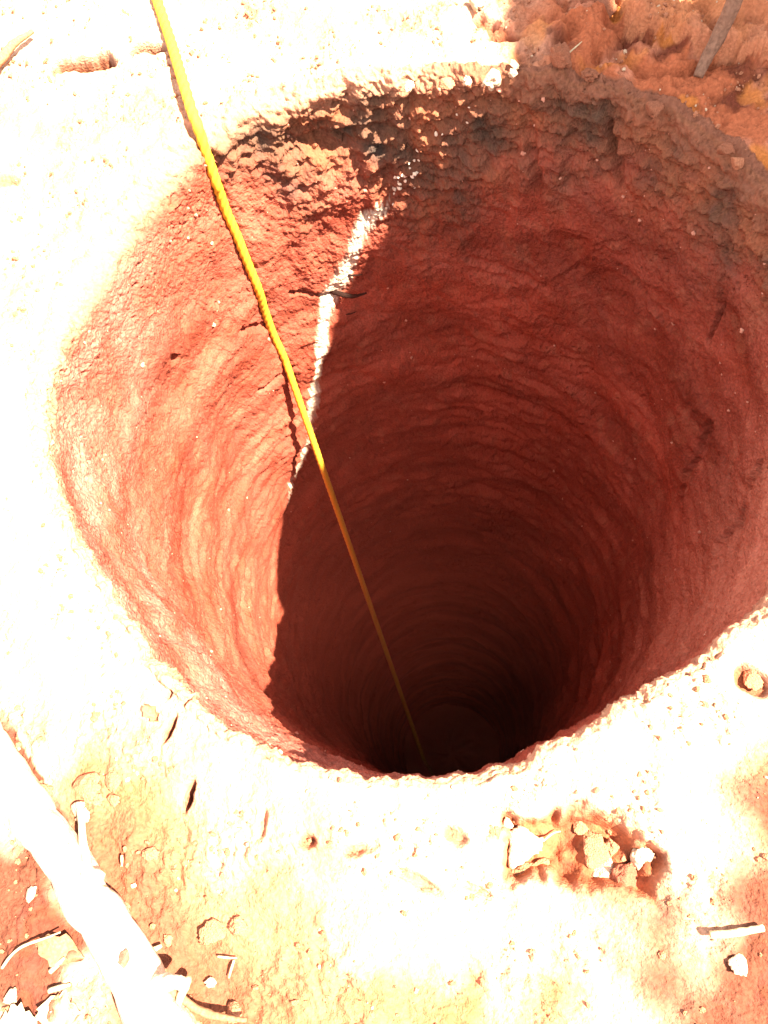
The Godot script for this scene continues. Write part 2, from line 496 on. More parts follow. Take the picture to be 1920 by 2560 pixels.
				if sd_w[i] > 0.0:
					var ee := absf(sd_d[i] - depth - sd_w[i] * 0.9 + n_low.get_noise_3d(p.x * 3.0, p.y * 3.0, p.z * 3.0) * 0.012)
					k = k.lerp(Color(0.70, 0.54, 0.40), (1.0 - sst(0.35, 1.0, ee / (sd_w[i] * 1.9 + 0.001))) * minf(1.0, sd_w[i] * 80.0))  # strip of full sun painted as a pale band on the wall
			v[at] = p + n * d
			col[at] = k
			at += 1
	# normals from the whole sheet, so that ground and shaft meet without a seam
	var nn := PackedVector3Array()
	nn.resize(NR * NT)
	for j in NR:
		var j0 := maxi(j - 1, 0) * NT
		var j1 := mini(j + 1, NR - 1) * NT
		var jj := j * NT
		for i in NT:
			var i0 := i - 1 if i > 0 else NT - 1
			var i1 := i + 1 if i < NT - 1 else 0
			nn[jj + i] = (v[j1 + i] - v[j0 + i]).cross(v[jj + i1] - v[jj + i0]).normalized()
	# the line the rope takes down the wall, clear of the bumps
	var ci := int((-130.2 + 180.0) / 360.0 * NT)
	for j in range(first_wall + 2, NR):
		if v[j * NT + ci].y < -0.75: break
		if rope_line.is_empty() or rope_line[-1].distance_to(v[j * NT + ci]) > 0.03:
			var m3 := (v[j * NT + ci] + v[j * NT + ci + 2] + v[j * NT + ci - 2]) / 3.0
			rope_line.append(m3 + nn[j * NT + ci].lerp(Vector3(-cs[ci], 0.3 * float(j < first_wall), -sn[ci]), 0.7).normalized() * 0.0085)
	var g := put("ground", sheet(v, nn, col, 0, first_wall), mat)
	tag(g, "", "", "", "structure")
	var well := thing("well", "deep round hand-dug well shaft cut into red earth", "well")
	put("shaft_wall", sheet(v, nn, col, first_wall, NR - 1), wall_mat, well)
	var grit := MultiMesh.new()
	grit.transform_format = MultiMesh.TRANSFORM_3D
	grit.mesh = crumb_mesh(303)
	var gr := RandomNumberGenerator.new()
	gr.seed = 88
	var places := []
	while places.size() < 420:
		var gj := first_wall + int(pow(gr.randf(), 1.6) * 330.0)
		var gi := gr.randi() % NT
		var vi := gj * NT + gi
		if n_col.get_noise_3dv(v[vi] * 1.5) < -0.1: continue
		var gs := 0.0015 + 0.0055 * pow(gr.randf(), 4.0)
		places.append(Transform3D(Basis.from_euler(Vector3(gr.randf() * TAU, gr.randf() * TAU, gr.randf() * TAU)) * Basis.from_scale(Vector3(gs, gs * 0.8, gs)), v[vi]))
	grit.instance_count = places.size()
	for gk in places.size(): grit.set_instance_transform(gk, places[gk])
	var go := MultiMeshInstance3D.new()
	go.name = "wall_grit"
	go.multimesh = grit
	go.material_override = matte(Color(0.46, 0.20, 0.13), 1.0)
	well.add_child(go, true)
	go.set_meta("kind", "stuff")
	# pale crumbs standing in for sunlit spots along the shadow line
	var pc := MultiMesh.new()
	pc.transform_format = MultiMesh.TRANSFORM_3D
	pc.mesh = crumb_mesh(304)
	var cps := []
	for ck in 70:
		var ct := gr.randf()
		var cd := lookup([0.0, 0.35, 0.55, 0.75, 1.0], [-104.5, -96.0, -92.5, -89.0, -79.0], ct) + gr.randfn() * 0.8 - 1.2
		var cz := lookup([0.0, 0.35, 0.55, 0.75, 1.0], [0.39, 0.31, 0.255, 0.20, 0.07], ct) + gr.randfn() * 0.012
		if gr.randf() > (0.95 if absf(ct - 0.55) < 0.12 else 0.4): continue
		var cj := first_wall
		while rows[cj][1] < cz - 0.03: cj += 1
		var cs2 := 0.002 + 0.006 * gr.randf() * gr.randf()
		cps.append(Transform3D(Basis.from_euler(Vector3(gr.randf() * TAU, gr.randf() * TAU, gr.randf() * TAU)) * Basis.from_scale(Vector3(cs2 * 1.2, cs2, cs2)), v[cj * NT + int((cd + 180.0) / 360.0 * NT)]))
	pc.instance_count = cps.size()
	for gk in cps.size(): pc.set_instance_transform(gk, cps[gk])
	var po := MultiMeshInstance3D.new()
	po.name = "sun_spot_crumbs"
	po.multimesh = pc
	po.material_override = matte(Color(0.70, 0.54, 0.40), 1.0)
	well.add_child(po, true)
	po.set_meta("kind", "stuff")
	# the floor far below
	var fv := PackedVector3Array([Vector3(0, -8.9, 0)])
	var fi := PackedInt32Array()
	for ring in 12:
		for k2 in 72:
			var rr := 0.66 * (ring + 1) / 12.0
			var a2 := TAU * k2 / 72.0
			fv.append(Vector3(rr * cos(a2), -8.9 + 0.05 * n_mid.get_noise_2d(rr * cos(a2) * 0.5, rr * sin(a2) * 0.5), rr * sin(a2)))
			var b := 1 + ring * 72 + k2
			var b2 := 1 + ring * 72 + (k2 + 1) % 72
			if ring == 0: fi.append_array([0, b, b2])
			else: fi.append_array([b - 72, b, b2, b - 72, b2, b2 - 72])
	put("floor", finish(fv, fi), matte(Color(0.55, 0.15, 0.085), 0.9), well)

func sheet(v: PackedVector3Array, nn: PackedVector3Array, col: PackedColorArray, from: int, to: int) -> ArrayMesh:
	var ix := PackedInt32Array()
	ix.resize((to - from) * NT * 6)
	var o := 0
	for j in to - from:
		for i in NT:
			var a := j * NT + i
			var b := j * NT + (i + 1) % NT
			ix[o] = a; ix[o + 1] = b; ix[o + 2] = b + NT
			ix[o + 3] = a; ix[o + 4] = b + NT; ix[o + 5] = a + NT
			o += 6
	var arr := []
	arr.resize(Mesh.ARRAY_MAX)
	arr[Mesh.ARRAY_VERTEX] = v.slice(from * NT, (to + 1) * NT)
	arr[Mesh.ARRAY_NORMAL] = nn.slice(from * NT, (to + 1) * NT)
	arr[Mesh.ARRAY_COLOR] = col.slice(from * NT, (to + 1) * NT)
	arr[Mesh.ARRAY_INDEX] = ix
	var m := ArrayMesh.new()
	m.add_surface_from_arrays(Mesh.PRIMITIVE_TRIANGLES, arr)
	return m

func on_ground(x: float, z: float, up := 0.0) -> Vector3:
	return Vector3(x, ground_height(x, z) + up, z)

var lumps := []
var rope_line := PackedVector3Array()
func stone(called: String, label: String, cat: String, at: Vector3, size: Vector3, mat: Material, turn := 0.0, group := "", variant := 0) -> void:
	var o := put(called, lumps[variant % lumps.size()], mat)
	o.basis = Basis.from_euler(Vector3(0.2 * sin(turn * 3.0), turn, 0.2 * cos(turn * 5.0))) * Basis.from_scale(size)
	o.position = at + Vector3(0, size.y * 0.55, 0)
	tag(o, label, cat, group)

func straw(called: String, label: String, cat: String, ctrl: Array, r: float, mat: Material, group := "", taper := 0.5) -> void:
	var p := path(ctrl, [r, r, r * taper], 0.004, 0.0015, int(ctrl[0].x * 9999))
	tag(put(called, tube(p[0], p[1], 7, 0.25, 4), mat), label, cat, group)

# ---------------------------------------------------------------- the scene
func _ready() -> void:
	rng.seed = 4711
	# camera, held out over the edge of the well and tipped steeply down
	var cam := Camera3D.new()
	cam.name = "camera"
	cam.fov = 68.64
	cam.near = 0.02
	cam.far = 400.0
	cam.transform = Transform3D(Basis(Vector3(0.996152, -0.087638, 0.0), Vector3(0.032361, 0.367833, -0.929329), Vector3(0.081444, 0.925753, 0.369253)), Vector3(0.022812, 0.978502, 0.655509))
	add_child(cam)
	cam.current = true
	# sky
	var env := Environment.new()
	env.background_mode = Environment.BG_SKY
	var sky := Sky.new()
	var sm := ProceduralSkyMaterial.new()
	sm.sky_top_color = Color(0.53, 0.54, 0.56)
	sm.sky_horizon_color = Color(0.74, 0.72, 0.70)
	sm.sky_curve = 0.2
	sm.ground_bottom_color = Color(0.3, 0.16, 0.1)
	sm.ground_horizon_color = Color(0.5, 0.42, 0.36)
	sm.sun_angle_max = 12.0
	sm.sky_energy_multiplier = 1.0
	sky.sky_material = sm
	env.sky = sky
	env.tonemap_mode = Environment.TONE_MAPPER_LINEAR
	env.tonemap_exposure = 10.0
	env.sdfgi_enabled = true
	env.ssao_enabled = true
	env.ssil_enabled = true
	env.volumetric_fog_enabled = true
	env.volumetric_fog_density = 0.0
	var we := WorldEnvironment.new()
	we.name = "world_environment"
	we.environment = env
	add_child(we)
	# sun
	var sun := DirectionalLight3D.new()
	sun.name = "sun"
	sun.light_energy = 1.4
	sun.light_color = Color(1.0, 0.96, 0.88)
	sun.light_angular_distance = 0.5
	sun.shadow_enabled = true
	var el := deg_to_rad(56.0)
	var az := deg_to_rad(14.0)
	var sd := Vector3(cos(el) * cos(az), sin(el), cos(el) * sin(az))
	add_child(sun)
	sun.look_at_from_position(sd * 20.0, Vector3.ZERO, Vector3.UP)

	noise_of(n_low, 11, FastNoiseLite.TYPE_SIMPLEX_SMOOTH, 2.6, 2)
	noise_of(n_mid, 12, FastNoiseLite.TYPE_SIMPLEX_SMOOTH, 17.0, 3)
	noise_of(n_fine, 13, FastNoiseLite.TYPE_SIMPLEX, 75.0, 3)
	noise_of(n_dig, 14, FastNoiseLite.TYPE_SIMPLEX, 7.5, 3)
	noise_of(n_pit, 15, FastNoiseLite.TYPE_SIMPLEX, 22.0, 2)
	noise_of(n_col, 16, FastNoiseLite.TYPE_SIMPLEX_SMOOTH, 4.5, 2)
	noise_of(n_cell, 17, FastNoiseLite.TYPE_CELLULAR, 46.0)
	n_cell.cellular_return_type = FastNoiseLite.RETURN_DISTANCE
	n_cell.cellular_distance_function = FastNoiseLite.DISTANCE_EUCLIDEAN

	# materials
	var grain := noise_tex(21, 0.035, 4, 0.72, 1.0)
	var relief := noise_tex(22, 0.045, 5, 0.0, 1.0)
	var fibre := noise_tex(23, 0.02, 4, 0.6, 1.0)
	var earth := matte(Color(1, 1, 1), 1.0, grain, 3.1, relief, 0.22)
	earth.vertex_color_use_as_albedo = true
	earth.metallic_specular = 0.1
	var wall_m := matte(Color(1, 1, 1), 0.95, grain, 3.1, relief, 0.30)
	wall_m.vertex_color_use_as_albedo = true
	wall_m.metallic_specular = 0.15
	var wood := matte(Color(0.62, 0.50, 0.36), 0.85, fibre, 5.0, relief, 0.1)
	var wood_dark := matte(Color(0.27, 0.14, 0.09), 0.9, fibre, 5.0, relief, 0.1)
	var wood_old := matte(Color(0.30, 0.20, 0.13), 0.9, fibre, 3.0, relief, 0.15)
	var dry := matte(Color(0.60, 0.46, 0.28), 0.85, fibre, 9.0)
	var dry_red := matte(Color(0.34, 0.17, 0.09), 0.9, fibre, 9.0)
	var pale_stone := matte(Color(0.60, 0.40, 0.26), 0.95, grain, 7.0, relief, 0.15)
	var clod := matte(Color(0.46, 0.18, 0.095), 1.0, grain, 7.0, relief, 0.25)
	var clod_red := matte(Color(0.36, 0.105, 0.06), 1.0, grain, 7.0, relief, 0.25)
	var clod_grey := matte(Color(0.36, 0.23, 0.16), 1.0, grain, 7.0, relief, 0.25)
	var clod_dull := matte(Color(0.32, 0.115, 0.062), 1.0, grain, 7.0, relief, 0.25)
	var rope_m := matte(Color(0.88, 0.47, 0.04), 0.55, fibre, 24.0, relief, 0.05)
	var root_m := matte(Color(0.02, 0.010, 0.007), 0.95, fibre, 9.0)  # near-black, standing in for the shadow that crosses the streak

	build_earth(earth, wall_m)
	for k in 6:
		lumps.append(lump(100 + k * 7, 3, 0.5, 0.3))

	# ---- the rope: along the ground, over the lip, down the wall
	var rope := thing("rope", "bright yellow twisted rope running over the rim down into the well", "rope")
	var over := [Vector3(-0.60, 0.05, -1.10), Vector3(-0.555, 0.012, -0.96), Vector3(-0.516, 0.006, -0.844), Vector3(-0.474, 0.012, -0.72), Vector3(-0.436, 0.022, -0.602), Vector3(-0.411, 0.021, -0.522), Vector3(-0.399, 0.004, -0.488)]
	for i in 7:
		over[i].y += ground_height(over[i].x, over[i].z)
	var smooth_line := []
	for i in range(1, rope_line.size() - 1):
		smooth_line.append((rope_line[i - 1] + rope_line[i] * 2.0 + rope_line[i + 1]) / 4.0)
	over.append_array(smooth_line)
	var ra := path(over, [0.0105, 0.0105], 0.0028, 0.0, 17)
	var pts: PackedVector3Array = ra[0]
	var rad: PackedFloat32Array = ra[1]
	var mid: Vector3 = pts[-1]
	var deep := Vector3(-0.143, -3.438, 0.391)
	for seg in [[mid, deep, 0.006], [deep, deep + Vector3(0.03, -4.0, 0.05), 0.02]]:
		var n: int = int(seg[0].distance_to(seg[1]) / seg[2])
		for k in n:
			pts.append(seg[0].lerp(seg[1], (k + 1.0) / n))
			rad.append(0.0105)
	put("strands", tube(pts, rad, 24, 0.0, 5, 3, 0.24, 0.066), rope_m, rope)
	var hang: Vector3 = over[0]
	var knot := path([hang + Vector3(-0.035, 0.0, 0.0), hang + Vector3(0.0, 0.0, 0.035), hang + Vector3(0.035, 0.01, 0.0), hang + Vector3(0.0, 0.015, -0.035), hang + Vector3(-0.03, 0.02, 0.01)], [0.0105, 0.0105], 0.004)
	put("knot", tube(knot[0], knot[1], 18, 0.0, 5, 3, 0.24, 0.066), rope_m, rope)
	var pp := path([Vector3(-0.60, -0.15, -1.09), Vector3(-0.605, 0.1, -1.11), Vector3(-0.61, 0.22, -1.13)], [0.026, 0.024, 0.022], 0.02, 0.004, 8)
	tag(put("rope_peg", tube(pp[0], pp[1], 14, 0.12, 9), wood_old), "wooden peg behind the well that the yellow rope is tied to", "peg")

	# ---- the bleached branch at lower left
	var br := thing("dead_branch", "thick bleached bare branch lying across the lower left corner", "branch")
	var lp := path([Vector3(-0.70, 0.05, 0.41), Vector3(-0.596, 0.044, 0.54), Vector3(-0.545, 0.031, 0.605), Vector3(-0.491, 0.029, 0.663), Vector3(-0.439, 0.029, 0.717), Vector3(-0.379, 0.029, 0.783), Vector3(-0.333, 0.029, 0.84), Vector3(-0.303, 0.029, 0.877), Vector3(-0.226, 0.029, 0.985)], [0.026, 0.0265, 0.027, 0.026, 0.025, 0.0255, 0.028, 0.030, 0.029], 0.005, 0.006, 5)
	put("limb", tube(lp[0], lp[1], 40, 0.14, 31), wood, br)
	var st := path([Vector3(-0.434, 0.030, 0.722), Vector3(-0.405, 0.042, 0.726), Vector3(-0.388, 0.047, 0.729)], [0.013, 0.010, 0.007], 0.003)
	put("stub", tube(st[0], st[1], 14, 0.25, 33), wood, br)
	var st2 := path([Vector3(-0.326, 0.034, 0.838), Vector3(-0.288, 0.056, 0.829), Vector3(-0.276, 0.056, 0.832)], [0.014, 0.010, 0.006], 0.003)
	put("stub", tube(st2[0], st2[1], 14, 0.25, 35), wood, br)
	var kn := put("knot_hole", lumps[2], wood_dark, br)
	kn.basis = Basis.from_scale(Vector3(0.007, 0.004, 0.0085))
	kn.position = Vector3(-0.346, 0.0555, 0.808)
	var tw := path([Vector3(-0.398, 0.056, 0.733), Vector3(-0.412, 0.045, 0.708), Vector3(-0.426, 0.032, 0.678), Vector3(-0.446, 0.016, 0.648)], [0.0055, 0.005, 0.0045, 0.003], 0.004, 0.003, 6)
	put("twig", tube(tw[0], tw[1], 10, 0.15, 36), wood, br)
	var tw2 := path([Vector3(-0.400, 0.058, 0.732), Vector3(-0.420, 0.05, 0.704), Vector3(-0.432, 0.05, 0.694)], [0.003, 0.0025, 0.0015], 0.004, 0.002, 7)
	put("twig", tube(tw2[0], tw2[1], 8, 0.15, 37), wood, br)
	# bark strips torn off under it
	var bark := [[Vector3(-0.300, 0.03, 0.838), Vector3(-0.292, 0.02, 0.866), Vector3(-0.262, 0.015, 0.895)], [Vector3(-0.291, 0.02, 0.85), Vector3(-0.262, 0.012, 0.868), Vector3(-0.216, 0.012, 0.872)], [Vector3(-0.286, 0.012, 0.834), Vector3(-0.289, 0.03, 0.85), Vector3(-0.291, 0.02, 0.862)]]
	var bark_label := ["split reddish bark strip close along the branch foot at the bottom edge", "long thin dry stick lying level at the bottom edge beside the branch", "short pale stick standing across the foot of the branch"]
	for k in 3:
		straw("dry_stick", bark_label[k], "stick", bark[k], [0.006, 0.0045, 0.005][k], [dry_red, dry_red, dry][k])

	# ---- sticks
	var ds := path([Vector3(0.53, 0.24, -0.65), Vector3(0.519, 0.161, -0.599), Vector3(0.518, 0.105, -0.569), Vector3(0.501, 0.055, -0.547), Vector3(0.480, 0.014, -0.514)], [0.0135, 0.0135, 0.013, 0.0125, 0.0085], 0.005, 0.003, 4)
	tag(put("wooden_stake", tube(ds[0], ds[1], 16, 0.12, 41), wood_dark), "dark grey-brown stake leaning on the shaded step at top right", "stake")
	straw("stick", "reddish stick at the left edge beside the ground dents", "stick", [Vector3(-0.90, 0.03, -0.58), Vector3(-0.818, 0.02, -0.684), Vector3(-0.79, 0.02, -0.735), Vector3(-0.762, 0.015, -0.779)], 0.011, dry_red, "", 0.4)
	straw("stick", "pale peeled stick on red soil in the lower right corner", "stick", [Vector3(0.299, 0.008, 0.783), Vector3(0.325, 0.009, 0.781), Vector3(0.356, 0.008, 0.776)], 0.0042, dry, "", 0.9)
	# ---- straw and dry leaves
	var straws := [
		["pale straw, crossbar of the T-shaped pair right of the branch", [Vector3(-0.258, 0.006, 0.814), Vector3(-0.234, 0.007, 0.815)], 0.0014],
		["pale straw, downstroke of the T-shaped pair right of the branch", [Vector3(-0.239, 0.005, 0.818), Vector3(-0.243, 0.006, 0.835)], 0.0016],
		["thick pale chip touching the right side of the branch", [Vector3(-0.342, 0.012, 0.811), Vector3(-0.322, 0.012, 0.803)], 0.0034],
		["tiny upright straw in the soil right of the thin twig", [Vector3(-0.383, 0.008, 0.707), Vector3(-0.379, 0.012, 0.718)], 0.0018],
		["long curved grass stem left of the branch", [Vector3(-0.507, 0.004, 0.826), Vector3(-0.493, 0.008, 0.81), Vector3(-0.474, 0.012, 0.799), Vector3(-0.44, 0.016, 0.787)], 0.0017],
		["white chip left of the branch above the bottom dry leaves", [Vector3(-0.446, 0.006, 0.847), Vector3(-0.422, 0.008, 0.841)], 0.0032],
		["small pale twig left of the branch below the brown leaf", [Vector3(-0.448, 0.006, 0.829), Vector3(-0.434, 0.006, 0.815)], 0.003],
		["thin straw lying along the lower rim above the chipped hollow", [Vector3(0.128, 0.012, 0.69), Vector3(0.142, 0.012, 0.682), Vector3(0.152, 0.012, 0.68)], 0.0014],
		["curled white straw sticking up on the lower right rim", [Vector3(0.262, 0.01, 0.531), Vector3(0.268, 0.018, 0.521), Vector3(0.272, 0.03, 0.512)], 0.0012],
		["fine straw fork in the shaded red soil at top right", [Vector3(0.262, 0.01, -0.577), Vector3(0.288, 0.014, -0.594)], 0.0014],
	]
	for s in straws:
		for i in s[1].size():
			s[1][i].y += ground_height(s[1][i].x, s[1][i].z)
		straw("straw", s[0], "straw", s[1], s[2], dry)
	var leaves := [
		["brown dry leaf tucked under the left side of the branch", [Vector3(-0.468, 0, 0.797), Vector3(-0.414, 0, 0.816)], 0.014, dry_red],
		["pale dry leaf in the bottom left corner", [Vector3(-0.455, 0, 0.868), Vector3(-0.405, 0, 0.868)], 0.017, dry],
		["yellow dry leaf at the very bottom left", [Vector3(-0.50, 0, 0.885), Vector3(-0.455, 0, 0.878)], 0.02, dry],
		["small curled brown leaf on the left rim of the well", [Vector3(-0.371, 0, 0.53), Vector3(-0.352, 0, 0.55)], 0.008, dry_red],
	]
	for s in leaves:
		leaf(s[0], s[1][0], s[1][1], s[2], s[3])

	# ---- stones and clods
	var st_list := [
		["white pebble left of the branch near the bottom", -0.49, 0.853, 0.009, 0], ["white pebble in the red soil left of the branch", -0.49, 0.75, 0.0085, 0],
		["pale pebble nearest the right side of the branch by the thick chip", -0.319, 0.798, 0.007, 1], ["largest pale clod right of the lower branch", -0.264, 0.79, 0.013, 1],
		["pale lump right of the largest clod near the bottom", -0.235, 0.785, 0.011, 1], ["white oblong pebble above the level dry stick", -0.266, 0.84, 0.006, 0],
		["broad white clod at the top of the twig cluster", -0.438, 0.628, 0.017, 1], ["round white clod furthest right in the twig cluster", -0.403, 0.622, 0.012, 1],
		["white clod at the tip of the thin twig", -0.446, 0.652, 0.011, 0], ["round white pebble beside the thin twig", -0.439, 0.663, 0.009, 0],
		["small white clod against the upper branch", -0.493, 0.635, 0.010, 1], ["flat pale clod between the twig tip and the round one", -0.424, 0.644, 0.010, 1],
		["small pale clod right of the twig cluster", -0.402, 0.643, 0.008, 1], ["pale clod alone in the sand between branch and rim", -0.349, 0.705, 0.010, 1],
		["round white stone in the lower right corner below the peeled stick", 0.328, 0.813, 0.0105, 0],
		["rounded clod in a dent on the right rim", 0.402, 0.502, 0.012, 1],
		["pale fragment on the bottom edge right of the dry sticks", -0.235, 0.868, 0.010, 1],
	]
	for i in st_list.size():
		var s = st_list[i]
		var sz := Vector3(1.0 + 0.25 * rng.randf(), 0.7, 0.85 + 0.2 * rng.randf()) * float(s[3])
		stone("pebble" if s[3] < 0.0095 else "clod", s[0], "stone" if s[4] == 0 else "clod", on_ground(s[1], s[2], 0.001), sz, [pale_stone, clod, clod_red][s[4]], rng.randf() * TAU, "", i)
	# in the chipped hollow
	slab("clod_slab", "flat white slab of earth in the chipped hollow, upper of two", PackedVector2Array([Vector2(0.087, 0.679), Vector2(0.101, 0.673), Vector2(0.115, 0.681), Vector2(0.128, 0.688), Vector2(0.125, 0.701), Vector2(0.105, 0.714), Vector2(0.085, 0.722)]), 0.0, 0.016, pale_stone)
	slab("clod_slab", "flat pale plate of earth in the chipped hollow, lower of two", PackedVector2Array([Vector2(0.083, 0.727), Vector2(0.108, 0.714), Vector2(0.136, 0.709), Vector2(0.135, 0.722), Vector2(0.085, 0.734)]), -0.012, 0.012, clod)
	var hs := [["white angular clod in the middle of the chipped hollow", 0.201, 0.722, 0.017, pale_stone], ["smooth cream lump beside the middle of the chipped hollow", 0.188, 0.703, 0.019, clod], ["white clod at the right end of the chipped hollow", 0.239, 0.709, 0.015, pale_stone], ["small clod above the right end of the chipped hollow", 0.212, 0.698, 0.011, clod], ["narrow white chip above the slab in the chipped hollow", 0.085, 0.671, 0.008, pale_stone], ["pale clod left of the slab in the chipped hollow", 0.071, 0.68, 0.010, clod], ["block of red earth at the lower right of the chipped hollow", 0.221, 0.733, 0.022, clod_red], ["cream crumb at the upper edge of the chipped hollow", 0.176, 0.675, 0.010, clod]]
	for i in hs.size():
		var s = hs[i]
		stone("clod", s[0], "clod", on_ground(s[1], s[2], -0.25 * float(s[3])), Vector3(1.1, 0.65, 0.85) * s[3], s[4], i * 1.7, "", i + 2)
	# on the far rim
	var fr := [["white square clod on the far rim at the shadow edge", 0.132, -0.553, 0.019, pale_stone], ["small white clod above the square one on the far rim", 0.172, -0.585, 0.010, pale_stone], ["thin white clod right of the square one on the far rim", 0.168, -0.563, 0.009, pale_stone], ["cream clod low on the far rim in the crumbly soil", 0.050, -0.56, 0.014, clod], ["upright white chip in the crumbly far rim", -0.02, -0.565, 0.011, pale_stone], ["small bright clod between the cream and the square clods", 0.088, -0.56, 0.010, pale_stone], ["round white clod behind the far rim near the top edge", 0.11, -0.745, 0.018, pale_stone],
		["red-brown clod on the right part of the far rim", 0.50, -0.352, 0.015, clod_dull], ["small orange clod just below the red-brown one on the right far rim", 0.515, -0.322, 0.014, clod], ["dull clod left of the red-brown one on the far rim", 0.40, -0.46, 0.0165, clod_dull], ["broadest dull clod on the shaded far rim, right of the white square clod", 0.25, -0.57, 0.0225, clod_dull], ["dull clod beside the broadest one on the shaded far rim", 0.30, -0.55, 0.015, clod_dull]]
	for i in fr.size():
		var s = fr[i]
		var g2: Vector3 = on_ground(s[1], s[2], 0.002)
		stone("clod", s[0], "clod", g2, Vector3(1.0, 0.75, 0.9) * s[3], s[4], i * 2.3, "", i)
	stone("stone", "dull oblong stone at the top edge left of the stake", "stone", on_ground(0.347, -0.716, 0.0), Vector3(0.017, 0.016, 0.033), clod_dull, 0.2, "", 1)

	# ---- roots poking from the wall
	var roots := [["dark root sticking out of the shaft wall across the painted sun streak", -112.8, 0.565, 0.065, 0.008], ["thin root above the dark one in the shaft wall", -110.8, 0.51, 0.05, 0.004], ["thin root below the dark one in the shaft wall", -114.0, 0.645, 0.05, 0.0035]]
	for s in roots:
		var a: float = deg_to_rad(s[1])
		var base := Vector3(cos(a) * 0.66, -s[2], sin(a) * 0.66)
		var out: Vector3 = Vector3(-cos(a), 0.0, -sin(a)) * float(s[3])
		var side: Vector3 = Vector3(-sin(a), 0.0, cos(a)) * float(s[3])
		var rp := path([base, base + out * 0.6 + Vector3(0, -0.004, 0), base + out + side * 0.5 + Vector3(0, -0.014, 0), base + out * 1.15 + side * 1.1 + Vector3(0, -0.012, 0)], [s[4] * 1.5, s[4], s[4] * 0.7, s[4] * 0.25], 0.004, 0.005, int(s[2] * 1000))
		tag(put("root", tube(rp[0], rp[1], 9, 0.3, 51), root_m), s[0], "root")

	# ---- loose crumbs of soil, too many to count
	crumbs("soil_crumbs", clod, crumb_mesh(301), 9000, 61, 0.0008, 0.0058)
	crumbs("fine_gravel", pale_stone, crumb_mesh(302), 1300, 62, 0.0012, 0.0050)

	add_shade_caster(wood_old, sd)
	# fine red dust in the shaft, added to lift the dark depths
	var dust := FogVolume.new()
	dust.name = "dust_haze"
	dust.shape = RenderingServer.FOG_VOLUME_SHAPE_CYLINDER
	dust.size = Vector3(1.36, 8.6, 1.36)
	dust.position = Vector3(0, -4.5, 0)
	var fm := FogMaterial.new()
	fm.density = 0.025
	fm.albedo = Color(0.95, 0.42, 0.34)
	dust.material = fm
	add_child(dust)
	tag(dust, "", "", "", "stuff")

func leaf(label: String, a: Vector3, b: Vector3, half: float, mat: Material) -> void:
	var v := PackedVector3Array()
	var ix := PackedInt32Array()
	var ax := b - a
	var across := Vector3(-ax.z, 0, ax.x).normalized()
	var n := 12
	for side_y in [0.0, -0.0008]:
		for i in n + 1:
			var f := float(i) / n
			var wd := half * (1.0 + 0.5 * n_fine.get_noise_2d(f * 0.05, half * 9.0)) * pow(sin(PI * clampf(f * 0.94 + 0.03, 0, 1)), 0.8)
			for k in 5:
				var t := (k - 2) / 2.0
				var p := a + ax * f + across * wd * t
				p.y = ground_height(p.x, p.z) + 0.003 + 0.006 * t * t + 0.004 * sin(f * 5.0 + half * 900.0) + side_y
				v.append(p)
	for layer in 2:
		var o := layer * (n + 1) * 5
		for i in n:
			for k in 4:
				var q := o + i * 5 + k
				if layer == 0: ix.append_array([q, q + 5, q + 1, q + 1, q + 5, q + 6])
				else: ix.append_array([q, q + 1, q + 5, q + 1, q + 6, q + 5])
	tag(put("dry_leaf", finish(v, ix), mat), label, "leaf")

func slab(called: String, label: String, poly: PackedVector2Array, lift: float, thick: float, mat: Material) -> void:
	var c := Vector2.ZERO
	for p in poly: c += p / poly.size()
	var fine := PackedVector2Array()
	for i in poly.size():
		for k in 8:
			var p := poly[i].lerp(poly[(i + 1) % poly.size()], k / 8.0)
			fine.append(p + Vector2(n_fine.get_noise_2d(p.x, p.y), n_fine.get_noise_2d(p.y, p.x + 3.0)) * 0.0035)
	var v := PackedVector3Array()
	var ix := PackedInt32Array()
	var base := ground_height(c.x, c.y) + lift
	var n := fine.size()
	for ring in [[1.0, -0.01], [1.0, 0.6], [0.93, 0.95], [0.6, 1.0], [0.25, 1.05]]:
		for p in fine:
			var q := c + (p - c) * float(ring[0])
			v.append(Vector3(q.x, base + thick * ring[1] + n_fine.get_noise_2d(q.x, q.y) * 0.002, q.y))
	v.append(Vector3(c.x, base + thick, c.y))
	for r in 4:
		for i in n:
			var a := r * n + i
			var b := r * n + (i + 1) % n
			ix.append_array([a, a + n, b, b, a + n, b + n])
	for i in n:
		ix.append_array([4 * n + i, 5 * n, 4 * n + (i + 1) % n])
	if Geometry2D.is_polygon_clockwise(poly):
		pass
	# make sure the faces look up
	var up := (v[ix[2]] - v[ix[0]]).cross(v[ix[1]] - v[ix[0]])
	var outw := v[ix[0]] - Vector3(c.x, v[ix[0]].y, c.y)
	if up.dot(outw) < 0.0:
		for k in ix.size() / 3:
			var s := ix[k * 3 + 1]
			ix[k * 3 + 1] = ix[k * 3 + 2]
			ix[k * 3 + 2] = s
	tag(put(called, finish(v, ix), mat), label, "clod")

func crumb_mesh(sd: int) -> ArrayMesh:
	var a := lump(sd, 1, 0.9, 0.33).surface_get_arrays(0)
	return finish(a[Mesh.ARRAY_VERTEX], a[Mesh.ARRAY_INDEX], PackedColorArray(), true)

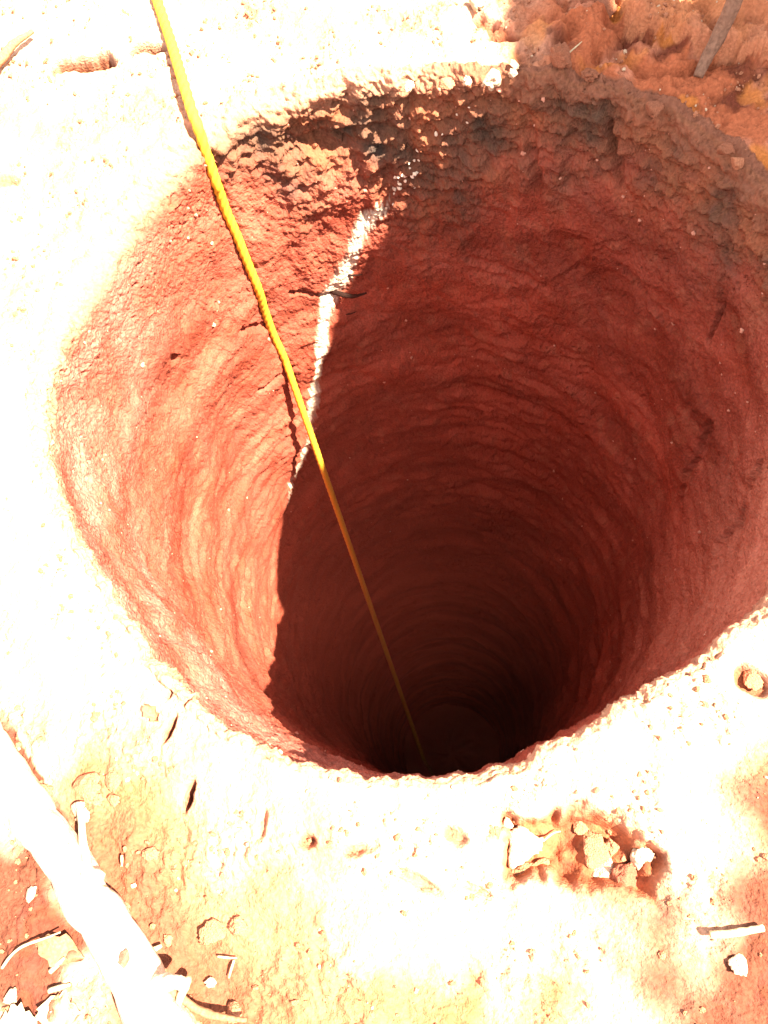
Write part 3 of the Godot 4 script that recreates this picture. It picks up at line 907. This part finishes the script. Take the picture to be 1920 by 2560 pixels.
func crumbs(called: String, mat: Material, m: Mesh, count: int, sd: int, lo: float, hi: float) -> void:
	var r := RandomNumberGenerator.new()
	r.seed = sd
	var mm := MultiMesh.new()
	mm.transform_format = MultiMesh.TRANSFORM_3D
	mm.mesh = m
	var list := []
	var tries := 0
	while list.size() < count and tries < count * 20:
		tries += 1
		var x := r.randf_range(-1.0, 0.8)
		var z := r.randf_range(-1.0, 1.0)
		var a := atan2(z, x)
		var i := clampi(int((rad_to_deg(a) + 180.0) / 360.0 * NT), 0, NT - 1)
		if Vector2(x, z).length() < rim_r[i] + rim_lip[i] * 0.8:
			continue
		var dens := sst(-0.15, 0.35, n_col.get_noise_2d(x * 1.7 + 40.0, z * 1.7))
		if r.randf() > 0.04 + 0.96 * dens * dens:
			continue
		var s := lo + (hi - lo) * pow(r.randf(), 4.5)
		var b := Basis.from_euler(Vector3(r.randf() * TAU, r.randf() * TAU, r.randf() * TAU)) * Basis.from_scale(Vector3(s, s * r.randf_range(0.6, 1.0), s * r.randf_range(0.7, 1.0)))
		list.append(Transform3D(b, on_ground(x, z, n_mid.get_noise_2d(x, z) * 0.007 + s * 0.35)))
	mm.instance_count = list.size()
	for i in list.size():
		mm.set_instance_transform(i, list[i])
	var o := MultiMeshInstance3D.new()
	o.multimesh = mm
	o.material_override = mat
	o.name = called
	add_child(o, true)
	tag(o, "loose crumbs of red soil strewn over the ground" if called == "soil_crumbs" else "fine pale gravel strewn over the ground", "soil" if called == "soil_crumbs" else "gravel", "", "stuff")

func slat(x0: float, x1: float, far: float, n0: float, n1: float, th: float) -> ArrayMesh:
	var v := PackedVector3Array()
	for y in [0.0, th]:
		v.append_array([Vector3(x0, y, far), Vector3(x1, y, far), Vector3(x1, y, n1), Vector3(x0, y, n0)])
	return finish(v, PackedInt32Array([0, 2, 1, 0, 3, 2, 4, 5, 6, 4, 6, 7, 0, 1, 5, 0, 5, 4, 1, 2, 6, 1, 6, 5, 2, 3, 7, 2, 7, 6, 3, 0, 4, 3, 4, 7]), PackedColorArray(), true)

# added slatted roof, unseen right of the frame, cut to shape the shadows
func add_shade_caster(mat: Material, sd: Vector3) -> void:
	var h := 1.5
	var off := Vector3(sd.x, 0, sd.z) * (h / sd.y)
	var t := thing("added_shadow_roof", "added slatted roof out of view right of the well, shaping the shadow", "shade_caster", Vector3(off.x + 0.6, 0, off.z - 0.5))
	var r := RandomNumberGenerator.new()
	r.seed = 9
	# its cut edge, as the shadow falls at ground level
	var ex := [0.165, 0.178, 0.20, 0.28, 0.366, 0.395, 0.482, 0.53]
	var ez := [-0.50, -0.46, -0.40, -0.30, -0.209, -0.012, 0.219, 0.24]
	var x := 0.176
	var k := 0
	while x < 1.3:
		var w := 0.042
		var n0 := lookup(ex, ez, x)
		var n1 := lookup(ex, ez, x + w)
		var farz := -1.6
		if x > 0.32:
			farz = lerpf(-0.70, -0.56, minf(1.0, (x - 0.33) / 0.35)) + r.randf_range(-0.014, 0.02)
		var y0 := h + (0.0 if k % 2 == 0 else 0.012)
		var o := put("slat", slat(x, x + w + 0.008, farz, n0, n1, 0.011), mat, t)
		o.position = Vector3(-0.6, y0, 0.5)
		x += w
		k += 1
	var pl := [[0.72, -0.05], [0.72, 0.35], [-0.3, -0.95]]
	for p in pl:
		var q := path([Vector3(p[0], -0.05, p[1]), Vector3(p[0] + 0.01, 0.8, p[1]), Vector3(p[0], h + 0.05, p[1])], [0.04, 0.035, 0.03], 0.05, 0.01, 3)
		put("post", tube(q[0], q[1], 12, 0.1, 8), mat, t)
	var beam := path([Vector3(-0.45, h - 0.035, -0.22), Vector3(0.1, h - 0.03, -0.1), Vector3(0.75, h - 0.035, -0.03)], [0.03, 0.028], 0.04, 0.01, 5)
	put("beam", tube(beam[0], beam[1], 12, 0.1, 8), mat, t)
